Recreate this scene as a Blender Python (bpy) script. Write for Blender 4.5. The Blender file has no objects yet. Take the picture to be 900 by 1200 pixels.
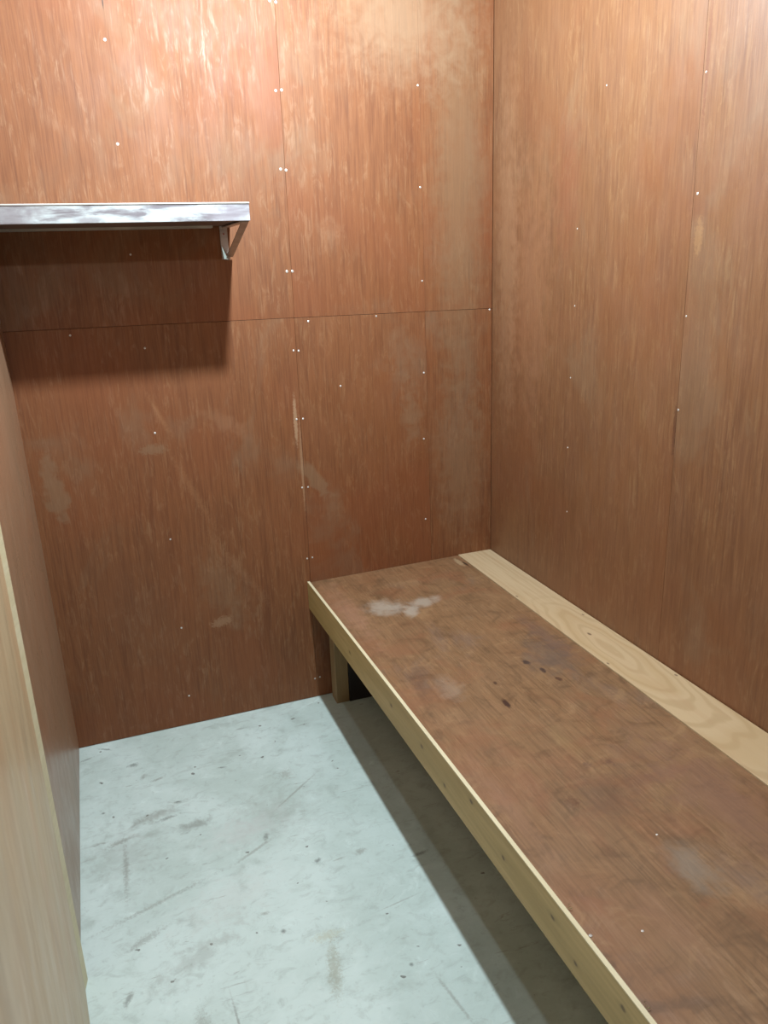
import bpy, bmesh, math, random
from mathutils import Vector, Matrix
random.seed(7)
S = bpy.context.scene
C = S.collection

# ------------------------------------------------------------------ camera
M = ((0.93631821, -0.34950169, -0.03401144),
     (-0.1351161, -0.26918204, -0.95356419),
     (0.32411703, 0.89743501, -0.29926335))
cd = bpy.data.cameras.new('camera')
cam = bpy.data.objects.new('camera', cd)
C.objects.link(cam)
r, d, f = [Vector(v) for v in M]
rot = Matrix((r, -d, -f)).transposed()
cam.matrix_world = Matrix.Translation((-1.29624, -2.44676, 1.46848)) @ rot.to_4x4()
cd.sensor_fit = 'VERTICAL'
cd.sensor_height = 36.0
cd.sensor_width = 27.0
cd.lens = 927.79 * 36 / 1200
cd.clip_start = 0.01
cd.dof.use_dof = True
cd.dof.focus_distance = 2.3
cd.dof.aperture_fstop = 10.0
S.camera = cam

# ------------------------------------------------------------------ world, lamps, exposure
w = bpy.data.worlds.new('world')
S.world = w
w.use_nodes = True
w.node_tree.nodes['Background'].inputs[0].default_value = (0.8, 0.85, 0.9, 1)
w.node_tree.nodes['Background'].inputs[1].default_value = 0.02
S.view_settings.view_transform = 'Standard'
S.view_settings.look = 'None'
S.view_settings.gamma = 1
S.view_settings.use_curve_mapping = False
S.view_settings.exposure = 0.0


def lamp(name, loc, watts, col, rad):
    # surface-mounted ceiling fittings: they throw their light downwards only
    l = bpy.data.lights.new(name, 'SPOT')
    l.spot_size = math.radians(179.6)
    l.spot_blend = 0.02
    l.energy = watts
    l.color = col
    l.shadow_soft_size = rad
    o = bpy.data.objects.new(name, l)
    o.location = loc
    C.objects.link(o)


lamp('ceiling_light', (-0.785, -0.80, 2.28), 131, (0.89, 1.0, 1.09), 0.03)
lamp('doorway_light', (-1.10, -2.36, 2.20), 20, (0.89, 1.0, 1.07), 0.03)

# ------------------------------------------------------------------ material helpers


class NT:
    def __init__(s, name):
        s.m = bpy.data.materials.new(name)
        s.m.use_nodes = True
        s.t = s.m.node_tree
        s.b = s.t.nodes['Principled BSDF']

    def n(s, typ, **kw):
        x = s.t.nodes.new(typ)
        for k, v in kw.items():
            setattr(x, k, v)
        return x

    def l(s, a, b):
        s.t.links.new(a, b)

    def setin(s, sock, v):
        if isinstance(v, bpy.types.NodeSocket):
            s.l(v, sock)
        else:
            sock.default_value = v

    def math(s, op, a, b=0.0, clamp=False):
        x = s.n('ShaderNodeMath', operation=op, use_clamp=clamp)
        s.setin(x.inputs[0], a)
        s.setin(x.inputs[1], b)
        return x.outputs[0]

    def mix(s, fac, a, b, mode='MIX'):
        x = s.n('ShaderNodeMix', data_type='RGBA', blend_type=mode)
        s.setin(x.inputs['Factor'], fac)
        for k, v in ((6, a), (7, b)):
            if isinstance(v, tuple):
                v = (*v, 1.0)[:4]
            s.setin(x.inputs[k], v)
        return x.outputs[2]

    def scale(s, vec, sc):
        x = s.n('ShaderNodeVectorMath', operation='MULTIPLY')
        s.l(vec, x.inputs[0])
        x.inputs[1].default_value = sc
        return x.outputs[0]

    def noise(s, vec, scale=1.0, detail=4, rough=0.55, dist=0.0):
        x = s.n('ShaderNodeTexNoise')
        s.l(vec, x.inputs['Vector'])
        x.inputs['Scale'].default_value = scale
        x.inputs['Detail'].default_value = detail
        x.inputs['Roughness'].default_value = rough
        x.inputs['Distortion'].default_value = dist
        return x.outputs['Fac']

    def ramp(s, fac, lo, hi, a=0.0, b=1.0):
        x = s.n('ShaderNodeMapRange', interpolation_type='SMOOTHSTEP')
        s.setin(x.inputs['Value'], fac)
        x.inputs['From Min'].default_value = lo
        x.inputs['From Max'].default_value = hi
        x.inputs['To Min'].default_value = a
        x.inputs['To Max'].default_value = b
        return x.outputs['Result']

    def pos(s, shift=True):
        g = s.n('ShaderNodeNewGeometry')
        if not shift:
            return g.outputs['Position']
        oi = s.n('ShaderNodeObjectInfo')
        a = s.n('ShaderNodeVectorMath', operation='SCALE')
        a.inputs[0].default_value = (7.3, 5.1, 9.7)
        s.l(oi.outputs['Random'], a.inputs['Scale'])
        b = s.n('ShaderNodeVectorMath', operation='ADD')
        s.l(g.outputs['Position'], b.inputs[0])
        s.l(a.outputs[0], b.inputs[1])
        return b.outputs[0]

    def plane(s, axes):
        """world position flattened on two axes -> (u, v, 0)"""
        g = s.n('ShaderNodeNewGeometry')
        sx = s.n('ShaderNodeSeparateXYZ')
        s.l(g.outputs['Position'], sx.inputs[0])
        cx = s.n('ShaderNodeCombineXYZ')
        s.l(sx.outputs[axes[0]], cx.inputs[0])
        s.l(sx.outputs[axes[1]], cx.inputs[1])
        return cx.outputs[0]

    def stain(s, uv, base, c, rad, rot, col, k, nz, amp=0.9, soft=0.5, mode='MIX'):
        """an irregular blot of dirt, wear, filler or painted light with centre c and radii rad"""
        mp = s.n('ShaderNodeMapping', vector_type='TEXTURE')
        s.l(uv, mp.inputs['Vector'])
        mp.inputs['Location'].default_value = (c[0], c[1], 0)
        mp.inputs['Rotation'].default_value = (0, 0, math.radians(rot))
        mp.inputs['Scale'].default_value = (rad[0], rad[1], 1)
        ln = s.n('ShaderNodeVectorMath', operation='LENGTH')
        s.l(mp.outputs[0], ln.inputs[0])
        dn = s.math('ADD', ln.outputs['Value'], s.math('MULTIPLY', s.math('SUBTRACT', nz, 0.5), amp * 2))
        fac = s.ramp(dn, 1.0, 1.0 - soft, 0.0, k)
        return s.mix(fac, base, col, mode)


def wood(name, dark, mid, light, gray=None, axis=2, uvaxes=(0, 2), stains=(), rough=0.62, coat=0.0,
         fine=1.0, contrast=1.0, grayamt=0.3, graycol=(0.21, 0.145, 0.085), spec=0.44, mottle=0.0):
    q = NT(name)
    p = q.pos()

    def ax(a, b):
        v = [a, a, a]
        v[axis] = b
        return tuple(v)
    fib = q.noise(q.scale(p, ax(240 * fine, 9)), 1, 4, 0.6)
    fib2 = q.noise(q.scale(p, ax(85 * fine, 5)), 1, 3, 0.55, 0.6)
    flame = q.noise(q.scale(p, ax(52, 13)), 1, 5, 0.68, 1.0)
    patch = q.noise(q.scale(p, ax(5.0, 2.2)), 1, 3, 0.5, 0.5)
    broad = q.noise(p, 1.7, 3, 0.6, 0.3)
    cl = q.noise(q.scale(p, ax(7, 5)), 1, 3, 0.6, 0.4)
    v = q.math('ADD', q.math('MULTIPLY', fib, 0.55), q.math('MULTIPLY', fib2, 0.33))
    v = q.math('ADD', v, q.math('MULTIPLY', patch, 0.22))
    c = q.mix(q.ramp(v, 0.5 - 0.17 / contrast, 0.5 + 0.17 / contrast), dark, mid)
    # pale flame figure of the rotary-cut veneer
    fl = q.math('MULTIPLY', q.ramp(flame, 0.47, 0.68), q.ramp(cl, 0.30, 0.58))
    fl = q.math('MULTIPLY', fl, q.ramp(fib, 0.30, 0.62, 0.25, 1.0))
    c = q.mix(q.math('MULTIPLY', fl, 0.30 * contrast, True), c, light)
    # redder and greyer areas of the stain coat
    c = q.mix(q.ramp(broad, 0.44, 0.66, 0, 0.48), c, (mid[0] * 0.98, mid[1] * 0.76, mid[2] * 0.66))
    gp = q.noise(q.scale(p, ax(3.4, 2.4)), 1, 4, 0.65, 0.6)
    c = q.mix(q.ramp(gp, 0.54, 0.70, 0, grayamt), c, graycol)
    if mottle:
        # scuffed, blotchy wear of a surface people sit on
        m1 = q.noise(p, 13, 5, 0.65, 0.9)
        m2 = q.noise(p, 6, 4, 0.6, 0.6)
        c = q.mix(q.ramp(m1, 0.50, 0.70, 0, mottle), c, tuple(x * 0.62 for x in dark))
        c = q.mix(q.ramp(m1, 0.47, 0.30, 0, mottle * 0.8), c, light)
        c = q.mix(q.ramp(m2, 0.48, 0.68, 0, mottle * 0.8), c, (mid[0] * 0.98, mid[1] * 0.70, mid[2] * 0.68))
    if stains:
        uv = q.plane(uvaxes)
        nz = q.noise(q.pos(False), 26, 5, 0.62, 0.4)
        nz2 = q.noise(q.pos(False), 130, 4, 0.6, 0.4)
        for st in stains:
            c = q.stain(uv, c, *st[:5], nz2 if min(st[1]) < 0.03 else nz, *(st[5:] if len(st) > 5 else ()))
    q.l(c, q.b.inputs['Base Color'])
    rg = q.ramp(q.noise(q.scale(p, ax(14, 8)), 1, 4, 0.6), 0.3, 0.7, rough - 0.04, rough + 0.08)
    q.l(q.math('SUBTRACT', rg, q.math('MULTIPLY', fl, 0.08)), q.b.inputs['Roughness'])
    # the varnish shines along the pale figure
    q.l(q.math('ADD', spec, q.math('MULTIPLY', fl, 0.25)), q.b.inputs['Specular IOR Level'])
    q.b.inputs['Coat Weight'].default_value = coat
    q.b.inputs['Coat Roughness'].default_value = 0.3
    bp = q.n('ShaderNodeBump')
    bp.inputs['Strength'].default_value = 0.22
    bp.inputs['Distance'].default_value = 0.001
    hgt = q.math('ADD', fib, q.math('MULTIPLY', flame, 0.8))
    q.l(hgt, bp.inputs['Height'])
    q.l(bp.outputs[0], q.b.inputs['Normal'])
    return q.m


D3 = (0.135, 0.046, 0.016)
M3 = (0.223, 0.085, 0.030)
L3 = (0.338, 0.189, 0.079)
GREY = (0.241, 0.146, 0.078)
PALE = (0.365, 0.221, 0.123)

back_st_light = [
    # centre, radii, rotation, colour, strength, noise amplitude, softness
    ((-1.440, 0.860), (0.035, 0.13), 6, GREY, 0.55),
    ((-0.925, 1.010), (0.11, 0.045), -35, (0.281, 0.140, 0.070), 0.45, 1.0, 0.9),
    ((-1.150, 0.955), (0.05, 0.02), 0, GREY, 0.5),
    ((-1.120, 1.060), (0.012, 0.10), 22, (0.328, 0.154, 0.065), 0.45, 0.9, 1.0),  # pale diagonal streak: light reflected onto the wall, painted into the colour
    ((-1.040, 0.800), (0.018, 0.19), 24, (0.296, 0.140, 0.060), 0.4, 1.0, 1.0),  # middle stretch of the painted reflected light
    ((-0.920, 0.520), (0.022, 0.24), 33, (0.281, 0.140, 0.065), 0.4, 1.0, 1.0),  # lower stretch of the painted reflected light
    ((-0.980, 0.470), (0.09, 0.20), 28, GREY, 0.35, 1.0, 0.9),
    ((-1.000, 0.354), (0.045, 0.02), 10, PALE, 0.5),
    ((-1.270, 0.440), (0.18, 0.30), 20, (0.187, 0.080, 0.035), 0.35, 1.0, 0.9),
    ((-0.336, 1.180), (0.06, 0.14), 0, GREY, 0.35, 1.2, 1.0),
    ((-0.300, 0.980), (0.05, 0.16), 0, GREY, 0.5, 1.2, 1.0),
    ((-0.560, 1.560), (0.05, 0.07), 0, PALE, 0.22, 0.9, 1.0),
    ((-0.650, 0.800), (0.03, 0.10), 35, GREY, 0.55),
    ((-0.590, 0.700), (0.05, 0.07), 0, GREY, 0.4, 1.2, 1.0),
    ((-0.702, 1.000), (0.008, 0.10), 0, PALE, 0.9, 0.5),
    ((-0.690, 0.850), (0.005, 0.20), 0, PALE, 0.55, 0.5),
    ((-0.120, 1.700), (0.14, 0.95), 0, (0.227, 0.138, 0.070), 0.6, 0.5, 0.9),
    ((-0.120, 0.800), (0.14, 0.40), 0, GREY, 0.55, 0.6, 0.9),
    ((-0.300, 2.150), (0.34, 0.26), 0, (0.36, 0.26, 0.16), 0.45, 0.5, 1.0),  # gloss highlight of the lamp, painted as a soft pale patch
    ((-1.136, 2.145), (0.0025, 0.03), 0, (0.039, 0.020, 0.010), 0.9, 0.2),
    ((-0.640, 0.200), (0.05, 0.15), 0, (0.125, 0.040, 0.017), 0.4, 0.8, 0.8),
]
right_st = [
    ((-0.430, 1.640), (0.10, 0.28), 0, (0.208, 0.073, 0.034), 0.45, 0.6, 1.0),
    ((-0.250, 1.350), (0.16, 0.55), 0, (0.291, 0.140, 0.069), 0.45, 0.8, 0.9),
    ((-0.100, 1.500), (0.10, 0.75), 0, (0.312, 0.171, 0.089), 0.5, 0.7, 0.9),
    ((-0.945, 1.850), (0.006, 0.18), 0, (0.152, 0.057, 0.025), 0.7, 0.8),
    ((-0.930, 1.060), (0.006, 0.09), 0, (0.083, 0.032, 0.015), 0.7, 0.7),
    ((-0.950, 1.560), (0.05, 0.05), 0, (0.166, 0.063, 0.030), 0.4, 0.9, 0.9),
    ((-0.960, 1.500), (0.016, 0.05), 0, L3, 0.35, 1.0),
    ((-0.140, 0.560), (0.11, 0.22), 30, (0.250, 0.133, 0.059), 0.45, 0.6, 0.9),
]
bench_st = [
    ((-0.528, -0.312), (0.085, 0.078), -20, (0.40, 0.35, 0.28), 0.75, 0.7, 0.8),
    ((-0.468, -0.370), (0.032, 0.062), -25, (0.40, 0.35, 0.28), 0.75, 0.7, 0.8),
    ((-0.410, -0.322), (0.075, 0.050), 10, (0.40, 0.35, 0.28), 0.7, 0.7, 0.8),
    ((-0.335, -0.490), (0.025, 0.02), 0, GREY, 0.5),
    ((-0.462, -0.957), (0.009, 0.026), -4, (0.045, 0.019, 0.013), 0.92, 0.4),
    ((-0.315, -0.800), (0.011, 0.016), 20, (0.050, 0.024, 0.017), 0.9, 0.5),
    ((-0.298, -0.855), (0.008, 0.018), -4, (0.050, 0.024, 0.017), 0.9, 0.5),
    ((-0.285, -0.910), (0.010, 0.014), 20, (0.070, 0.029, 0.017), 0.8, 0.5),
    ((-0.440, -0.860), (0.006, 0.010), 0, (0.060, 0.029, 0.017), 0.8, 0.4),
    ((-0.240, -0.800), (0.10, 0.14), 0, (0.100, 0.082, 0.068), 0.55, 0.8, 0.9),
    ((-0.190, -0.700), (0.04, 0.20), 0, (0.140, 0.087, 0.068), 0.5, 0.8, 0.9),
    ((-0.610, -0.780), (0.035, 0.12), -8, (0.110, 0.063, 0.043), 0.5, 1.0, 1.0),
    ((-0.560, -0.830), (0.05, 0.09), 0, (0.320, 0.233, 0.162), 0.5, 0.9, 0.9),
    ((-0.420, -1.140), (0.03, 0.10), 0, (0.300, 0.194, 0.085), 0.4, 0.9, 1.0),
    ((-0.430, -1.330), (0.16, 0.10), 0, (0.110, 0.063, 0.043), 0.35, 1.1, 1.0),
    ((-0.380, -1.250), (0.02, 0.02), 0, (0.070, 0.029, 0.025), 0.45, 1.2, 1.0),
    ((-0.425, -1.240), (0.014, 0.018), 0, (0.070, 0.029, 0.025), 0.45, 1.2, 1.0),
    ((-0.520, -1.330), (0.020, 0.025), 0, (0.090, 0.029, 0.017), 0.45, 1.2, 1.0),
    ((-0.430, -1.560), (0.05, 0.09), 10, (0.240, 0.213, 0.170), 0.5, 0.8, 0.9),
    ((-0.540, -1.640), (0.05, 0.14), 0, (0.290, 0.155, 0.085), 0.4, 0.9, 1.0),
    ((-0.640, -1.300), (0.03, 0.30), 0, (0.290, 0.160, 0.093), 0.4, 0.9, 1.0),
    ((-0.250, -1.450), (0.12, 0.35), 0, (0.220, 0.116, 0.076), 0.5, 0.9, 0.9),
    ((-0.645, -0.300), (0.06, 0.30), 0, (0.360, 0.194, 0.119), 0.5, 0.9, 0.9),
    ((-0.146, -0.090), (0.005, 0.030), 4, (0.030, 0.019, 0.013), 0.92, 0.4),
    ((-0.160, -0.065), (0.012, 0.05), 0, (0.380, 0.272, 0.153), 0.8, 0.6),
]
MAT = {}
MAT['back'] = wood('red varnished plywood', D3, M3, L3, stains=back_st_light, uvaxes=(0, 2))
MAT['right'] = wood('brown varnished plywood', (0.131, 0.055, 0.024), (0.202, 0.094, 0.040), (0.313, 0.195, 0.091), stains=right_st,
                    uvaxes=(1, 2), rough=0.50, spec=0.65)
MAT['left'] = wood('pale varnished plywood', (0.25, 0.145, 0.082), (0.34, 0.205, 0.12), (0.44, 0.31, 0.20), uvaxes=(1, 2), rough=0.34,
                   contrast=0.7, spec=0.75)
MAT['near'] = wood('light worn plywood', (0.440, 0.327, 0.184), (0.560, 0.444, 0.267), (0.660, 0.570, 0.358), uvaxes=(1, 2), rough=0.40,
                   contrast=0.9, fine=0.4)
MAT['bench'] = wood('dark worn bench plywood', (0.148, 0.082, 0.038), (0.252, 0.142, 0.068), (0.359, 0.221, 0.108), axis=1, uvaxes=(0, 1),
                    stains=bench_st, rough=0.5, grayamt=0.4, graycol=(0.19, 0.135, 0.105), mottle=0.5)


def pine(name, a, b, knots=(), uvaxes=(1, 2), axis=1):
    q = NT(name)
    p = q.pos()
    v = [22, 22, 22]
    v[axis] = 1.6
    g = q.noise(q.scale(p, tuple(v)), 1, 4, 0.55, 0.5)
    v = [160, 160, 160]
    v[axis] = 8
    g2 = q.noise(q.scale(p, tuple(v)), 1, 2)
    c = q.mix(q.ramp(g, 0.32, 0.68), a, b)
    c = q.mix(q.ramp(g2, 0.4, 0.7, 0, 0.25), c, tuple(x * 0.7 for x in a))
    if knots:
        uv = q.plane(uvaxes)
        nz = q.noise(q.pos(False), 60, 3)
        for k in knots:
            c = q.stain(uv, c, k, (0.026, 0.011), 0, tuple(x * 0.75 for x in a), 0.5, nz, 0.4, 0.9)
            c = q.stain(uv, c, k, (0.009, 0.006), 10, (0.10, 0.06, 0.025), 0.75, nz, 0.5, 0.6)
    q.l(c, q.b.inputs['Base Color'])
    q.b.inputs['Roughness'].default_value = 0.55
    bp = q.n('ShaderNodeBump')
    bp.inputs['Strength'].default_value = 0.15
    bp.inputs['Distance'].default_value = 0.001
    q.l(g2, bp.inputs['Height'])
    q.l(bp.outputs[0], q.b.inputs['Normal'])
    return q.m


kn = [(-0.782, 0.398), (-0.975, 0.398), (-1.228, 0.424), (-1.36, 0.392), (-1.53, 0.405), (-1.60, 0.375), (-0.45, 0.39), (-1.72, 0.41),
      (-1.10, 0.375)]
MAT['fascia'] = pine('yellowish pine', (0.433, 0.319, 0.123), (0.562, 0.429, 0.189), kn)
MAT['edge'] = pine('bare pine edge', (0.66, 0.59, 0.37), (0.72, 0.66, 0.44))
MAT['stud'] = pine('raw pine', (0.26, 0.17, 0.08), (0.36, 0.25, 0.125), axis=2)


def cathedral():
    """bare plywood strip with nested oval growth figure along y"""
    q = NT('bare plywood strip')
    uv = q.plane((0, 1))
    p = q.pos(False)
    nz = q.noise(p, 9, 3, 0.55)
    sp = q.n('ShaderNodeSeparateXYZ')
    q.l(uv, sp.inputs[0])

    def rings(cx, cy, sx, sy, freq):
        # distance to an elongated centre = nested ovals
        mp = q.n('ShaderNodeMapping', vector_type='TEXTURE')
        q.l(uv, mp.inputs['Vector'])
        mp.inputs['Location'].default_value = (cx, cy, 0)
        mp.inputs['Scale'].default_value = (sx, sy, 1)
        ln = q.n('ShaderNodeVectorMath', operation='LENGTH')
        q.l(mp.outputs[0], ln.inputs[0])
        return ln.outputs['Value']
    r1 = rings(-0.072, -0.86, 0.085, 0.34, 1)
    nw = q.noise(q.scale(p, (9, 3.2, 1)), 1, 2, 0.5, 0.3)
    ph = q.math('ADD', r1, q.math('MULTIPLY', nw, 1.15))
    s = q.math('SINE', q.math('MULTIPLY', ph, 23.0))
    s2 = q.math('SINE', q.math('MULTIPLY', ph, 7.0))
    c = q.mix(q.ramp(s, 0.0, 1.0, 0, 0.55), (0.541, 0.405, 0.233), (0.416, 0.291, 0.150))
    c = q.mix(q.ramp(s2, 0.0, 1.0, 0, 0.4), c, (0.458, 0.314, 0.155))
    fade = q.ramp(sp.outputs[1], -0.62, -0.35)
    fib = q.noise(q.scale(p, (110, 4, 110)), 1, 3)
    plain = q.mix(q.ramp(fib, 0.35, 0.7), (0.562, 0.432, 0.259), (0.478, 0.351, 0.196))
    c = q.mix(fade, c, plain)
    c = q.mix(q.ramp(fib, 0.45, 0.75, 0, 0.25), c, (0.458, 0.289, 0.160))
    c = q.stain(uv, c, (-0.075, -0.735), (0.006, 0.012), 0, (0.12, 0.07, 0.04), 0.8, nz, 0.4)
    for k in ((-0.018, -0.62), (-0.128, -0.42), (-0.130, -0.90), (-0.012, -1.02)):
        c = q.stain(uv, c, k, (0.004, 0.007), 0, (0.16, 0.10, 0.06), 0.8, nz, 0.3)
    q.l(c, q.b.inputs['Base Color'])
    q.b.inputs['Roughness'].default_value = 0.5
    return q.m


MAT['strip'] = cathedral()


def concrete():
    q = NT('pale greenish concrete')
    p = q.pos(False)
    a = q.noise(p, 2.6, 6, 0.6, 0.4)
    b = q.noise(p, 11, 6, 0.65, 0.5)
    e = q.noise(p, 60, 4, 0.6)
    base = q.mix(q.ramp(a, 0.35, 0.68), (0.542, 0.666, 0.613), (0.678, 0.814, 0.770))
    base = q.mix(q.ramp(b, 0.52, 0.74, 0, 0.55), base, (0.420, 0.510, 0.457))
    base = q.mix(q.ramp(e, 0.60, 0.75, 0, 0.4), base, (0.379, 0.467, 0.421))
    base = q.mix(q.ramp(b, 0.42, 0.25, 0, 0.6), base, (0.786, 0.935, 0.891))
    mo = q.noise(q.scale(p, (22, 34, 1)), 1, 5, 0.7, 0.7)
    base = q.mix(q.ramp(mo, 0.50, 0.70, 0, 0.38), base, (0.37, 0.435, 0.39))
    base = q.mix(q.ramp(mo, 0.46, 0.30, 0, 0.35), base, (0.72, 0.84, 0.80))
    # short trowel scratches
    sc = q.noise(q.scale(p, (9, 60, 1)), 1, 5, 0.7, 0.8)
    sm = q.noise(p, 4.3, 2)
    base = q.mix(q.math('MULTIPLY', q.ramp(sc, 0.60, 0.72), q.ramp(sm, 0.42, 0.60, 0, 0.6)), base, (0.26, 0.27, 0.23))
    pits = q.noise(p, 34, 2, 0.4)
    base = q.mix(q.ramp(pits, 0.735, 0.76, 0, 0.8), base, (0.14, 0.14, 0.12))
    uv = q.plane((0, 1))
    nz = q.noise(p, 32, 5, 0.65, 0.5)
    g = (0.26, 0.265, 0.225)
    k = (0.06, 0.06, 0.05)
    L = [
        ((-1.335, -0.165), (0.022, 0.014), 0, k, 0.8, 0.9),
        ((-1.310, -0.240), (0.010, 0.022), -30, g, 0.8, 0.7),
        ((-1.270, -0.270), (0.030, 0.008), 12, g, 0.8, 0.7),
        ((-1.290, -0.440), (0.110, 0.030), 14, g, 0.75, 0.8, 0.9),
        ((-1.260, -0.465), (0.040, 0.010), 10, (0.15, 0.15, 0.13), 0.7, 0.7),
        ((-1.190, -0.525), (0.065, 0.032), 12, (0.20, 0.205, 0.175), 0.75, 0.9, 0.8),
        ((-1.388, -0.515), (0.055, 0.012), 18, g, 0.75, 0.7),
        ((-1.382, -0.630), (0.010, 0.150), -2, g, 0.7, 0.8, 0.8),
        ((-1.320, -0.780), (0.200, 0.009), 17, (0.26, 0.27, 0.23), 0.6, 0.9, 0.8),
        ((-1.060, -0.690), (0.090, 0.007), 28, g, 0.6, 0.5, 0.6),
        ((-1.020, -0.650), (0.010, 0.022), -20, (0.14, 0.14, 0.12), 0.8, 0.6),
        ((-0.895, -0.490), (0.130, 0.005), 38, g, 0.65, 0.5, 0.6),
        ((-0.905, -0.400), (0.025, 0.035), -20, (0.33, 0.34, 0.29), 0.6, 0.9),
        ((-1.080, -0.287), (0.018, 0.006), -12, k, 0.75, 0.5),
        ((-1.225, -0.403), (0.014, 0.006), -8, k, 0.8, 0.5),
        ((-1.430, -0.372), (0.007, 0.007), 0, k, 0.85, 0.3),
        ((-1.413, -0.040), (0.030, 0.006), -30, k, 0.75, 0.8),
        ((-1.470, -0.075), (0.025, 0.006), 20, k, 0.65, 0.8),
        ((-0.915, -0.790), (0.016, 0.010), 30, k, 0.8, 0.7),
        ((-0.860, -0.805), (0.024, 0.004), 5, g, 0.7, 0.4),
        ((-0.800, -0.800), (0.022, 0.014), 10, g, 0.7, 0.6),
        ((-1.051, -0.979), (0.009, 0.009), 0, k, 0.9, 0.2),
        ((-1.080, -0.910), (0.015, 0.008), 0, g, 0.7, 0.4),
        ((-0.811, -1.176), (0.007, 0.007), 0, k, 0.85, 0.2),
        ((-0.660, -0.868), (0.032, 0.008), 8, (0.12, 0.12, 0.10), 0.8, 0.5),
        ((-0.770, -1.000), (0.080, 0.003), 8, g, 0.6, 0.4),
        ((-1.257, -0.980), (0.16, 0.05), 30, g, 0.45, 1.0, 0.9),
        ((-1.350, -0.880), (0.06, 0.016), 25, g, 0.6, 0.8),
        ((-1.399, -1.030), (0.010, 0.028), -30, (0.16, 0.16, 0.14), 0.8, 0.5),
        ((-1.260, -1.150), (0.025, 0.05), 0, g, 0.55, 0.8),
        ((-1.190, -1.190), (0.004, 0.12), 3, (0.18, 0.18, 0.16), 0.75, 0.4),
        ((-0.970, -1.120), (0.022, 0.10), -12, (0.34, 0.34, 0.24), 0.75, 0.7),
        ((-0.960, -1.030), (0.05, 0.02), 0, (0.48, 0.48, 0.32), 0.6, 0.8),
        ((-0.760, -1.290), (0.006, 0.10), 10, g, 0.65, 0.6),
        ((-0.980, -0.560), (0.15, 0.16), 30, g, 0.30, 1.2, 0.9),
        ((-1.380, -0.560), (0.12, 0.16), 0, g, 0.32, 1.0, 0.9),
        ((-1.080, -0.600), (0.14, 0.08), 10, (0.66, 0.71, 0.68), 0.6, 0.8, 0.9),
        ((-1.150, -0.840), (0.18, 0.10), 20, (0.62, 0.66, 0.61), 0.4, 0.8, 0.9),
    ]
    nz2 = q.noise(p, 150, 4, 0.65, 0.5)
    for st in L:
        am, so = (*st[5:], 0.7)[:2]
        base = q.stain(uv, base, *st[:4], st[4] * 0.72, nz2 if min(st[1]) < 0.03 else nz, min(am * 1.5, 1.4), min(so + 0.2, 1.0))
    q.l(base, q.b.inputs['Base Color'])
    q.b.inputs['Roughness'].default_value = 0.62
    bp = q.n('ShaderNodeBump')
    bp.inputs['Strength'].default_value = 0.3
    bp.inputs['Distance'].default_value = 0.0015
    q.l(q.math('ADD', e, b), bp.inputs['Height'])
    q.l(bp.outputs[0], q.b.inputs['Normal'])
    return q.m


MAT['concrete'] = concrete()


def metal(name, a, b, rough, met, sc=(6, 30, 30), thr=(0.4, 0.62), dull=()):
    q = NT(name)
    p = q.pos(False)
    n = q.noise(q.scale(p, sc), 1, 5, 0.65, 0.4)
    c = q.mix(q.ramp(n, *thr), a, b)
    if dull:                      # greyer patches
        uv = q.plane((0, 2))
        nz = q.noise(p, 40, 4, 0.6)
        for st in dull:
            c = q.stain(uv, c, *st, nz, 0.8, 0.9)
    q.l(c, q.b.inputs['Base Color'])
    q.b.inputs['Metallic'].default_value = met
    q.l(q.ramp(n, 0.35, 0.65, rough - 0.08, rough + 0.1), q.b.inputs['Roughness'])
    return q.m


MAT['lip'] = metal('brushed grey metal', (0.20, 0.185, 0.20), (0.50, 0.56, 0.57), 0.45, 0.25, (9, 30, 50), (0.36, 0.6),
                   [((-0.90, 1.60), (0.10, 0.05), 0, (0.27, 0.25, 0.275), 0.85), ((-1.44, 1.60), (0.13, 0.06), 0, (0.24, 0.22, 0.235), 0.8),
                    ((-1.25, 1.592), (0.05, 0.012), 0, (0.25, 0.235, 0.25), 0.7)])
MAT['rim'] = metal('pale metal rim', (0.45, 0.45, 0.41), (0.60, 0.60, 0.56), 0.5, 0.1)
MAT['bracket'] = metal('dull bracket metal', (0.36, 0.31, 0.28), (0.50, 0.45, 0.42), 0.4, 0.45)
MAT['bright'] = metal('bright zinc', (0.90, 0.95, 0.97), (0.95, 0.98, 1.0), 0.2, 1.0)
MAT['screw'] = metal('screw zinc', (0.62, 0.60, 0.55), (0.85, 0.84, 0.80), 0.3, 0.35)
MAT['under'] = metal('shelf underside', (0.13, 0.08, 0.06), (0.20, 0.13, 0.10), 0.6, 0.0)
qd = NT('dark batten wood')
qd.b.inputs['Base Color'].default_value = (0.10, 0.05, 0.03, 1)
qd.b.inputs['Roughness'].default_value = 0.9
MAT['dark'] = qd.m
qb = NT('black shade filler')  # black for surfaces put in to deepen the shade under the bench
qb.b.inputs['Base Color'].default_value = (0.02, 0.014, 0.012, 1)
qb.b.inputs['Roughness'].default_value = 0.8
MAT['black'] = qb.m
qr = NT('red paint dot')
qr.b.inputs['Base Color'].default_value = (0.35, 0.06, 0.04, 1)
MAT['red'] = qr.m

# ------------------------------------------------------------------ geometry helpers


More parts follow.
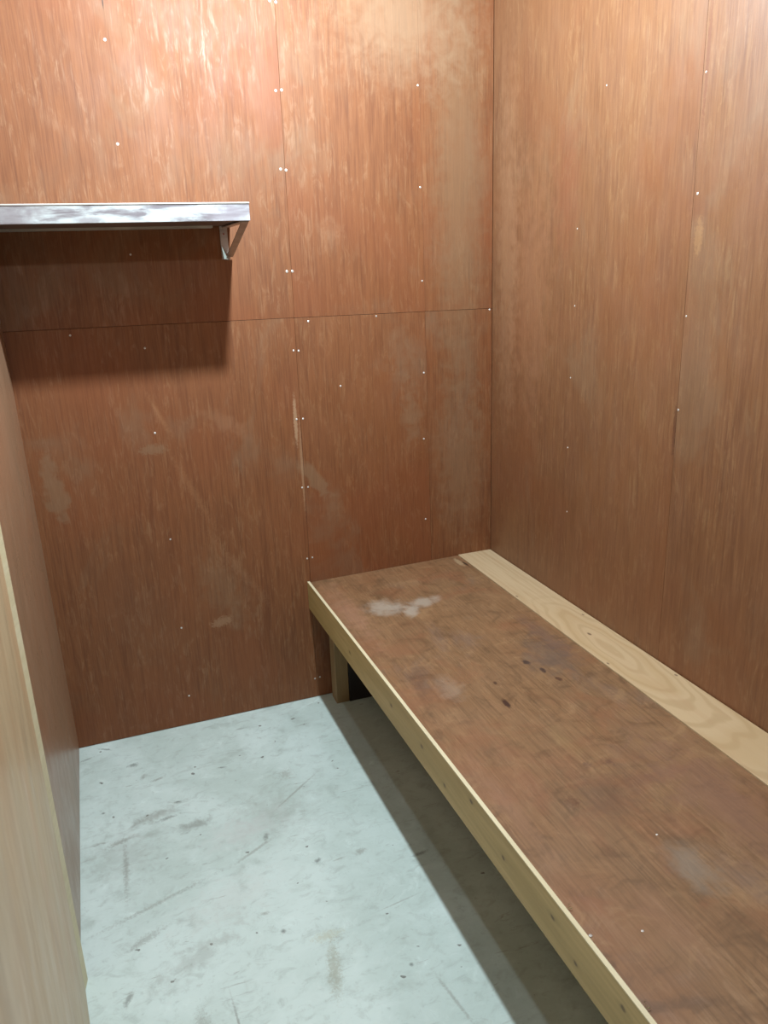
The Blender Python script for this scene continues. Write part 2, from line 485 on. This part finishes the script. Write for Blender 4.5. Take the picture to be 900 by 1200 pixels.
def link(name, bm, mat, parent=None, kind=None, origin=None, bevel=0.0, smooth=False):
    if bevel:
        bmesh.ops.bevel(bm, geom=bm.edges[:], offset=bevel, segments=1, affect='EDGES', profile=0.5, clamp_overlap=True)
    bmesh.ops.recalc_face_normals(bm, faces=bm.faces[:])
    me = bpy.data.meshes.new(name)
    loc = Vector(origin) if origin is not None else Vector((0, 0, 0))
    ploc = parent.matrix_basis.translation if parent else Vector((0, 0, 0))
    if parent and parent.parent:
        ploc = ploc + parent.parent.matrix_basis.translation
    if origin is None and parent is not None:
        loc = ploc
    for v in bm.verts:
        v.co -= loc
    if smooth:
        for fc in bm.faces:
            fc.smooth = True
    bm.to_mesh(me)
    bm.free()
    me.materials.append(MAT[mat])
    o = bpy.data.objects.new(name, me)
    C.objects.link(o)
    if parent:
        o.parent = parent
        o.location = loc - ploc
    else:
        o.location = loc
    if kind:
        o['kind'] = kind
    return o


def box(bm, x0, x1, y0, y1, z0, z1):
    vs = [bm.verts.new((x, y, z)) for z in (z0, z1) for x, y in ((x0, y0), (x1, y0), (x1, y1), (x0, y1))]
    for q in ((0, 3, 2, 1), (4, 5, 6, 7), (0, 1, 5, 4), (1, 2, 6, 5), (2, 3, 7, 6), (3, 0, 4, 7)):
        bm.faces.new([vs[i] for i in q])
    return bm


def B(*a):
    return box(bmesh.new(), *a)


def prism(top, thick):
    """slab from a list of four top corners, dropped by thick"""
    bm = bmesh.new()
    t = [bm.verts.new(p) for p in top]
    b = [bm.verts.new((p[0], p[1], p[2] - thick)) for p in top]
    n = len(top)
    bm.faces.new(t)
    bm.faces.new(b[::-1])
    for i in range(n):
        j = (i + 1) % n
        bm.faces.new((t[i], b[i], b[j], t[j]))
    return bm


def thing(name, label, cat, loc, group=None):
    o = bpy.data.objects.new(name, None)
    o.empty_display_size = 0.1
    o.location = loc
    C.objects.link(o)
    o['label'] = label
    o['category'] = cat
    if group:
        o['group'] = group
    return o


def screw_mesh(rad):
    """pan head with a cross recess, axis +Z"""
    bm = bmesh.new()
    n = 12
    rings = []
    for rr, h in ((1.0, 0.0), (0.95, 0.16), (0.6, 0.34), (0.36, 0.38)):
        rings.append([bm.verts.new((rad * rr * math.cos(i * 2 * math.pi / n), rad * rr * math.sin(i * 2 * math.pi / n), rad * h))
                      for i in range(n)])
    cross = [bm.verts.new((rad * (0.30 if i % 3 == 0 else 0.10) * math.cos(i * 2 * math.pi / n),
                           rad * (0.30 if i % 3 == 0 else 0.10) * math.sin(i * 2 * math.pi / n), rad * 0.12)) for i in range(n)]
    rings.append(cross)
    for a, b in zip(rings, rings[1:]):
        for i in range(n):
            j = (i + 1) % n
            bm.faces.new((a[i], a[j], b[j], b[i]))
    bm.faces.new(rings[-1])
    bm.faces.new(rings[0][::-1])
    me = bpy.data.meshes.new('screw_head')
    bmesh.ops.recalc_face_normals(bm, faces=bm.faces[:])
    bm.to_mesh(me)
    bm.free()
    me.materials.append(MAT['screw'])
    return me


SM = {'big': screw_mesh(0.0042), 'mid': screw_mesh(0.0031), 'small': screw_mesh(0.0024)}


def screw(parent, pos, normal, size):
    o = bpy.data.objects.new('screw_head', SM[size])
    C.objects.link(o)
    o.parent = parent
    pl = parent.matrix_basis.translation.copy()
    if parent.parent:
        pl += parent.parent.matrix_basis.translation
    o.location = Vector(pos) - pl
    o.rotation_mode = 'QUATERNION'
    o.rotation_quaternion = Vector((0, 0, 1)).rotation_difference(Vector(normal)) @ \
        Matrix.Rotation(random.uniform(0, 3), 3, 'Z').to_quaternion()
    return o


# ------------------------------------------------------------------ room shell
XL = -1.493          # left wall plane
YF = -2.85           # wall behind the photographer
ZC = 2.45            # ceiling
T = 0.012            # plywood thickness

fl = link('floor', B(XL - 0.12, 0.12, YF - 0.12, 0.12, -0.05, 0.0), 'concrete', kind='structure', origin=(-0.75, -1.4, 0))
link('ceiling', B(XL - 0.12, 0.12, YF - 0.12, 0.12, ZC, ZC + 0.03), 'back', kind='structure', origin=(-0.75, -1.4, ZC))

# back wall: studs behind, six plywood sheets in front
wb = link('wall_back', B(XL - 0.1, 0.1, T, 0.10, 0, ZC), 'dark', kind='structure', origin=(-0.75, 0.05, 0))
SX = [XL - 0.03, -0.6865, -0.2385, -0.001]
ZS = 1.3185
g = 0.0003
panels = {}
for c in range(3):
    for rw in range(2):
        z0, z1 = (0.002, ZS - 0.0005) if rw == 0 else (ZS + 0.0005, ZC)
        # the long sheets run slightly out of level, as in the photograph
        x0, x1 = SX[c] + (g if c else 0), SX[c + 1] - (g if c < 2 else 0)
        proud = (0.0, 0.0006, 0.0002, 0.0008, 0.0004, 0.0)[c * 2 + rw]
        bm = bmesh.new()

        def zz(x, z):
            return z + (0.0082 * (-x) - 0.006 if abs(z - ZS) < 0.01 else 0)

        def xx(x, z, s):
            return x + ((0.0059 if s == 1 else -0.0131 if s == 2 else 0.0) * (z / 1.5 - 0.4))
        co = []
        for y in (-proud, T):
            for (x, s) in ((x0, c), (x1, c + 1)):
                for z in (z0, z1):
                    co.append((xx(x, z, s), y, zz(x, z)))
        v = [bm.verts.new(p) for p in co]
        for q in ((0, 1, 3, 2), (4, 6, 7, 5), (0, 2, 6, 4), (1, 5, 7, 3), (0, 4, 5, 1), (2, 3, 7, 6)):
            bm.faces.new([v[i] for i in q])
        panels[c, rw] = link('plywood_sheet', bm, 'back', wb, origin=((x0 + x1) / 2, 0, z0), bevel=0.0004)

joint = [(1.948, -.694, -.677), (1.741, -.695, -.679), (1.458, -.697, -.680), (1.22, -.693, -.677), (1.003, -.698, -.677),
         (.774, -.695, -.675), (.53, -.694, -.676), (.075, -.695, -.677), (2.17, -.694, -.677)]
for z, a, b in joint:
    for x, cc in ((a, 0), (b, 1)):
        screw(panels[cc, 0 if z < ZS else 1], (x, -0.0006, z + random.uniform(-.003, .003)), (0, -1, 0),
              'big' if z > 1.4 else 'mid')
for x, z in [(-1.142, 2.052), (-1.142, 1.802), (-1.144, 1.517), (-1.334, 1.305), (-1.136, 1.257), (-1.137, 1.005),
             (-1.13, 0.664), (-1.129, 0.358), (-1.131, 0.108)]:
    screw(panels[0, 0 if z < 1.31 else 1], (x, -0.0003, z), (0, -1, 0), 'big' if z > 1.7 else 'mid')
for x, z in [(-.640, 1.305), (-.415, 1.309), (-.546, 1.097)]:
    screw(panels[1, 0], (x, -0.0003, z), (0, -1, 0), 'mid')
for x, z in [(-.256, 1.976), (-.254, 1.691), (-.254, 1.411), (-.254, 1.117), (-.259, .893), (-.258, .605), (-.258, .30)]:
    screw(panels[1, 0 if z < ZS else 1], (x, -0.0008, z), (0, -1, 0), 'mid')
screw(panels[2, 0], (-0.010, -0.0003, 1.309), (0, -1, 0), 'mid')

# right wall: three tall sheets
wr = link('wall_right', B(T, 0.10, YF - 0.1, T, 0, ZC), 'dark', kind='structure', origin=(0.05, -1.4, 0))
ys = [T - 0.0005, -0.9345, -2.154, YF]
rp = []
for i in range(3):
    a, b = ys[i] - (0.0 if i == 0 else 0.0002), ys[i + 1] + 0.0002
    rp.append(link('plywood_sheet', B(0.0003 * (i % 2), T, b, a if i else -0.0005, 0.002, ZC), 'right', wr, origin=(0, (a + b) / 2, 0), bevel=0.0002))
for y, z, s in [(-.488, 1.541, 'small'), (-.489, 1.337, 'small'), (-.481, 1.136, 'small'), (-.48, .93, 'small'),
                (-.488, .733, 'small'), (-.593, 1.871, 'small')]:
    screw(rp[0], (0.0, y, z), (-1, 0, 0), s)
for y, z, s in [(-.943, 1.829, 'small'), (-.946, 1.591, 'mid'), (-.941, 1.33, 'small'), (-.9385, 1.113, 'mid')]:
    screw(rp[1], (0.0003, y, z), (-1, 0, 0), s)

# left wall: two sheets, the near one mostly behind the overlapping panel
wl = link('wall_left', B(XL - 0.14, XL - 0.05, YF - 0.1, T, 0, ZC), 'dark', kind='structure', origin=(XL - 0.05, -1.4, 0))
for a, b in ((-0.0005, -1.219), (-1.220, YF)):
    bm = bmesh.new()
    co = []
    for x in (-0.05, 0.0):
        for y in (b, a):
            for z in (0.002, ZC):
                co.append((XL + x - (0.0097 * z if x == 0 else 0), y, z))
    v = [bm.verts.new(p) for p in co]
    for q in ((0, 1, 3, 2), (4, 6, 7, 5), (0, 2, 6, 4), (1, 5, 7, 3), (0, 4, 5, 1), (2, 3, 7, 6)):
        bm.faces.new([v[i] for i in q])
    link('plywood_sheet', bm, 'left', wl, origin=(XL, (a + b) / 2, 0))

# end wall on either side of the open doorway behind the photographer
wf = bmesh.new()
box(wf, XL - 0.1, -1.40, YF - 0.1, YF, 0, ZC)
box(wf, -0.55, 0.1, YF - 0.1, YF, 0, ZC)
box(wf, -1.40, -0.55, YF - 0.1, YF, 2.05, ZC)
link('wall_front', wf, 'right', kind='structure', origin=(-0.75, YF, 0))

# ------------------------------------------------------------------ near panel standing against the left wall
np_ = thing('plywood_panel', 'light varnished plywood panel standing upright against left wall in the near foreground', 'panel',
            (-1.44, -1.6, 0))
A0 = (-1.4865, -0.945)
yE = -2.62
AX = A0[0] - 0.088 * (yE - A0[1])


def face_x(y):
    return A0[0] - 0.088 * (y - A0[1])


def edge_y(z):
    return A0[1] - 0.088 * z            # the far edge is out of plumb


def hexa(c):
    """solid from 4 bottom and 4 top corners"""
    bm = bmesh.new()
    v = [bm.verts.new(p) for p in c]
    for q in ((0, 3, 2, 1), (4, 5, 6, 7), (0, 1, 5, 4), (1, 2, 6, 5), (2, 3, 7, 6), (3, 0, 4, 7)):
        bm.faces.new([v[i] for i in q])
    return bm


cs = []
for z in (0.002, 2.30):
    y = edge_y(z)
    cs += [(face_x(y), y, z), (AX, yE, z), (AX - 0.008, yE, z), (face_x(y) - 0.004, y, z)]
link('board', hexa(cs), 'near', np_)
cs = []
for z in (0.002, 2.30):
    y = edge_y(z)
    x = face_x(y)
    cs += [(x + 0.0075, y, z), (x + 0.0022, y - 0.030, z), (x - 0.004, y - 0.0295, z), (x - 0.004, y + 0.003, z)]
es = link('edge_strip', hexa(cs), 'edge', np_)
es['label'] = 'pale bare wood strip along the panel edge'

# ------------------------------------------------------------------ bench
bench = thing('bench', 'long brown plywood bench with pale front board against right wall', 'bench', (-0.35, -1.2, 0))
YB = -2.40
FT = 0.0085                                        # front board thickness


def xf(y):
    return -0.6996 + 0.0072 * (-y)


def zt(x):
    return 0.4500 + 0.0104 * x


def xs_(y):
    return -0.1325 + 0.0065 * y


e = 0.0015
nseg = 1
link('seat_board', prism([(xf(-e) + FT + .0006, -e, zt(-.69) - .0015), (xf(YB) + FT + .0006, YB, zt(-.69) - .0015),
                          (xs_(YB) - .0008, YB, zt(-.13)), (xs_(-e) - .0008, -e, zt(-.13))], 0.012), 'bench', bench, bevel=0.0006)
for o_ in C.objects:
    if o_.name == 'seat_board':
        o_.data.materials.append(MAT['black'])  # underside blackened to deepen the shade beneath the seat
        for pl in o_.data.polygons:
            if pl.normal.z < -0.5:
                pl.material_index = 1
sb = link('back_strip', prism([(xs_(-e) + .0004, -e, 0.4512), (xs_(YB) + .0004, YB, 0.4512), (-0.0025, YB, 0.4512), (-0.0025, -e, 0.4512)],
                              0.012), 'strip', bench, bevel=0.0006)
sb['label'] = 'bare pale plywood strip with oval grain along the wall side'
zb = 0.347
fb = link('front_board', prism([(xf(-e), -e, zt(-.7)), (xf(YB), YB, zt(-.7)), (xf(YB) + FT, YB, zt(-.7)), (xf(-e) + FT, -e, zt(-.7))],
                               zt(-.7) - zb), 'fascia', bench)
fb['label'] = 'yellowish pine front board with small knots'
tb = link('front_edge', prism([(xf(-e), -e, zt(-.7) + .0022), (xf(YB), YB, zt(-.7) + .0022), (xf(YB) + FT, YB, zt(-.7) + .0022),
                               (xf(-e) + FT, -e, zt(-.7) + .0022)], 0.0022), 'edge', bench)
tb['label'] = 'cream bare top edge of the front board'
for y0 in (-0.075, -1.84, -2.33):
    link('leg', B(-0.640, -0.594, y0, y0 + 0.055, 0.0, 0.4285), 'stud', bench, bevel=0.001)
    link('leg', B(-0.062, -0.0155, y0, y0 + 0.055, 0.0, 0.4345), 'stud', bench, bevel=0.001)
    link('cross_rail', B(-0.590, -0.066, y0 + 0.008, y0 + 0.044, 0.36, 0.4285), 'stud', bench, bevel=0.001)
eb = link('shade_end_board', B(-0.593, -0.064, -0.079, -0.069, 0.0, 0.358), 'black', bench, bevel=0.0005)  # added black sheet standing in for the deep shade behind the leg
wb2 = link('shade_side_board', B(-0.0145, -0.0025, YB + 0.01, -0.082, 0.0, 0.4370), 'black', bench, bevel=0.0005)  # added black sheet that soaks up bounced light under the seat
wb2['label'] = 'added black sheet along the wall, deepening the shade under the seat'
eb['label'] = 'added black sheet at the far end, standing in for shade under the seat'
link('front_rail', B(-0.6800, -0.6450, YB + .02, -0.01, 0.375, 0.4280), 'stud', bench, bevel=0.001)
for x, y, s in ((-0.6835, -1.608, 'small'), (-0.674, -1.616, 'mid'), (-0.430, -1.470, 'small'), (-0.5935, -1.640, 'small')):
    screw(bench, (x, y, zt(x) - 0.0012), (0, 0, 1), s)
# splintered flecks on the front edge
for y in (-1.555, -1.752):
    bm = bmesh.new()
    for k in range(4):
        a = random.uniform(0, 6.28)
        px, py = xf(y) + FT + 0.003 + random.uniform(-.002, .005), y + random.uniform(-.008, .008)
        ln = random.uniform(.003, .006)
        t = [bm.verts.new((px, py, 0.4440)), bm.verts.new((px + ln * math.cos(a), py + ln * math.sin(a), 0.4465)),
             bm.verts.new((px + .0012, py + .0012, 0.4440)), bm.verts.new((px, py + .001, 0.4462))]
        for q in ((0, 1, 2), (0, 1, 3), (1, 2, 3), (0, 2, 3)):
            bm.faces.new([t[i] for i in q])
    o = link('splinter', bm, 'edge', bench)
    o['kind'] = 'stuff'

# ------------------------------------------------------------------ shelf
sh = thing('wall_shelf', 'silvery grey metal shelf fixed to back wall in upper left corner', 'shelf', (-1.17, 0, 1.585))
SX0, SX1, SY = XL - 0.005, -0.8575, -0.300
link('top_sheet', B(SX0, SX1 + .001, SY - .002, -0.002, 1.6262, 1.6300), 'rim', sh, bevel=0.0008)
# folded front and end lips
link('front_lip', B(SX0, SX1, SY, SY + 0.003, 1.5855, 1.6262), 'lip', sh, bevel=0.0006)
link('side_lip', B(SX1 - 0.003, SX1, SY + 0.003, -0.002, 1.5855, 1.6262), 'lip', sh, bevel=0.0006)
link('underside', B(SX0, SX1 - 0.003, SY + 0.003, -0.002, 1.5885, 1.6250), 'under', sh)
link('fold', B(SX0, SX1 - 0.003, SY + 0.003, SY + 0.020, 1.5855, 1.5884), 'lip', sh)
link('back_batten', B(SX0, SX1 - 0.055, -0.035, -0.002, 1.5825, 1.5884), 'rim', sh)
# bracket: wall leg, arm and sloping brace of bent flat bar
br = link('bracket', B(-0.889, -0.867, -0.0040, -0.0012, 1.496, 1.5882), 'bracket', sh, bevel=0.0005)
bm = bmesh.new()


def bar(bm, p0, p1, x0, x1, t):
    (ya, za), (yb, zb_) = p0, p1
    L = math.hypot(yb - ya, zb_ - za)
    ny, nz = -(zb_ - za) / L * t, (yb - ya) / L * t
    v = []
    for x in (x0, x1):
        v += [bm.verts.new((x, ya, za)), bm.verts.new((x, yb, zb_)), bm.verts.new((x, yb + ny, zb_ + nz)), bm.verts.new((x, ya + ny, za + nz))]
    for q in ((0, 1, 2, 3), (7, 6, 5, 4), (0, 4, 5, 1), (1, 5, 6, 2), (2, 6, 7, 3), (3, 7, 4, 0)):
        bm.faces.new([v[i] for i in q])


bar(bm, (-0.285, 1.5840), (-0.012, 1.502), -0.8765, -0.858, 0.003)
bar(bm, (-0.012, 1.502), (-0.0030, 1.494), -0.8765, -0.866, 0.003)
link('brace', bm, 'bracket', br)
link('arm', B(-0.882, -0.8600, -0.285, -0.004, 1.5830, 1.5854), 'bracket', br)
# bent bright zinc tab at the foot of the wall leg
bm = bmesh.new()
t = [(-0.8900, -0.0210, 1.5320), (-0.8745, -0.0120, 1.5100), (-0.8725, -0.0072, 1.4965), (-0.8830, -0.0045, 1.4965)]
v = [bm.verts.new(p) for p in t] + [bm.verts.new((p[0], p[1] + 0.003, p[2])) for p in t]
bm.faces.new(v[:4])
bm.faces.new(v[7:3:-1])
for i in range(4):
    j = (i + 1) % 4
    bm.faces.new((v[i], v[4 + i], v[4 + j], v[j]))
o = link('zinc_tab', bm, 'bright', br)
o['label'] = 'shiny bluish white tab'
sc = screw(sh, (-0.878, -0.0040, 1.566), (0, -1, 0), 'small')
sc.data = sc.data.copy()
sc.data.materials.clear()
sc.data.materials.append(MAT['red'])
sc['label'] = 'rusty red screw'
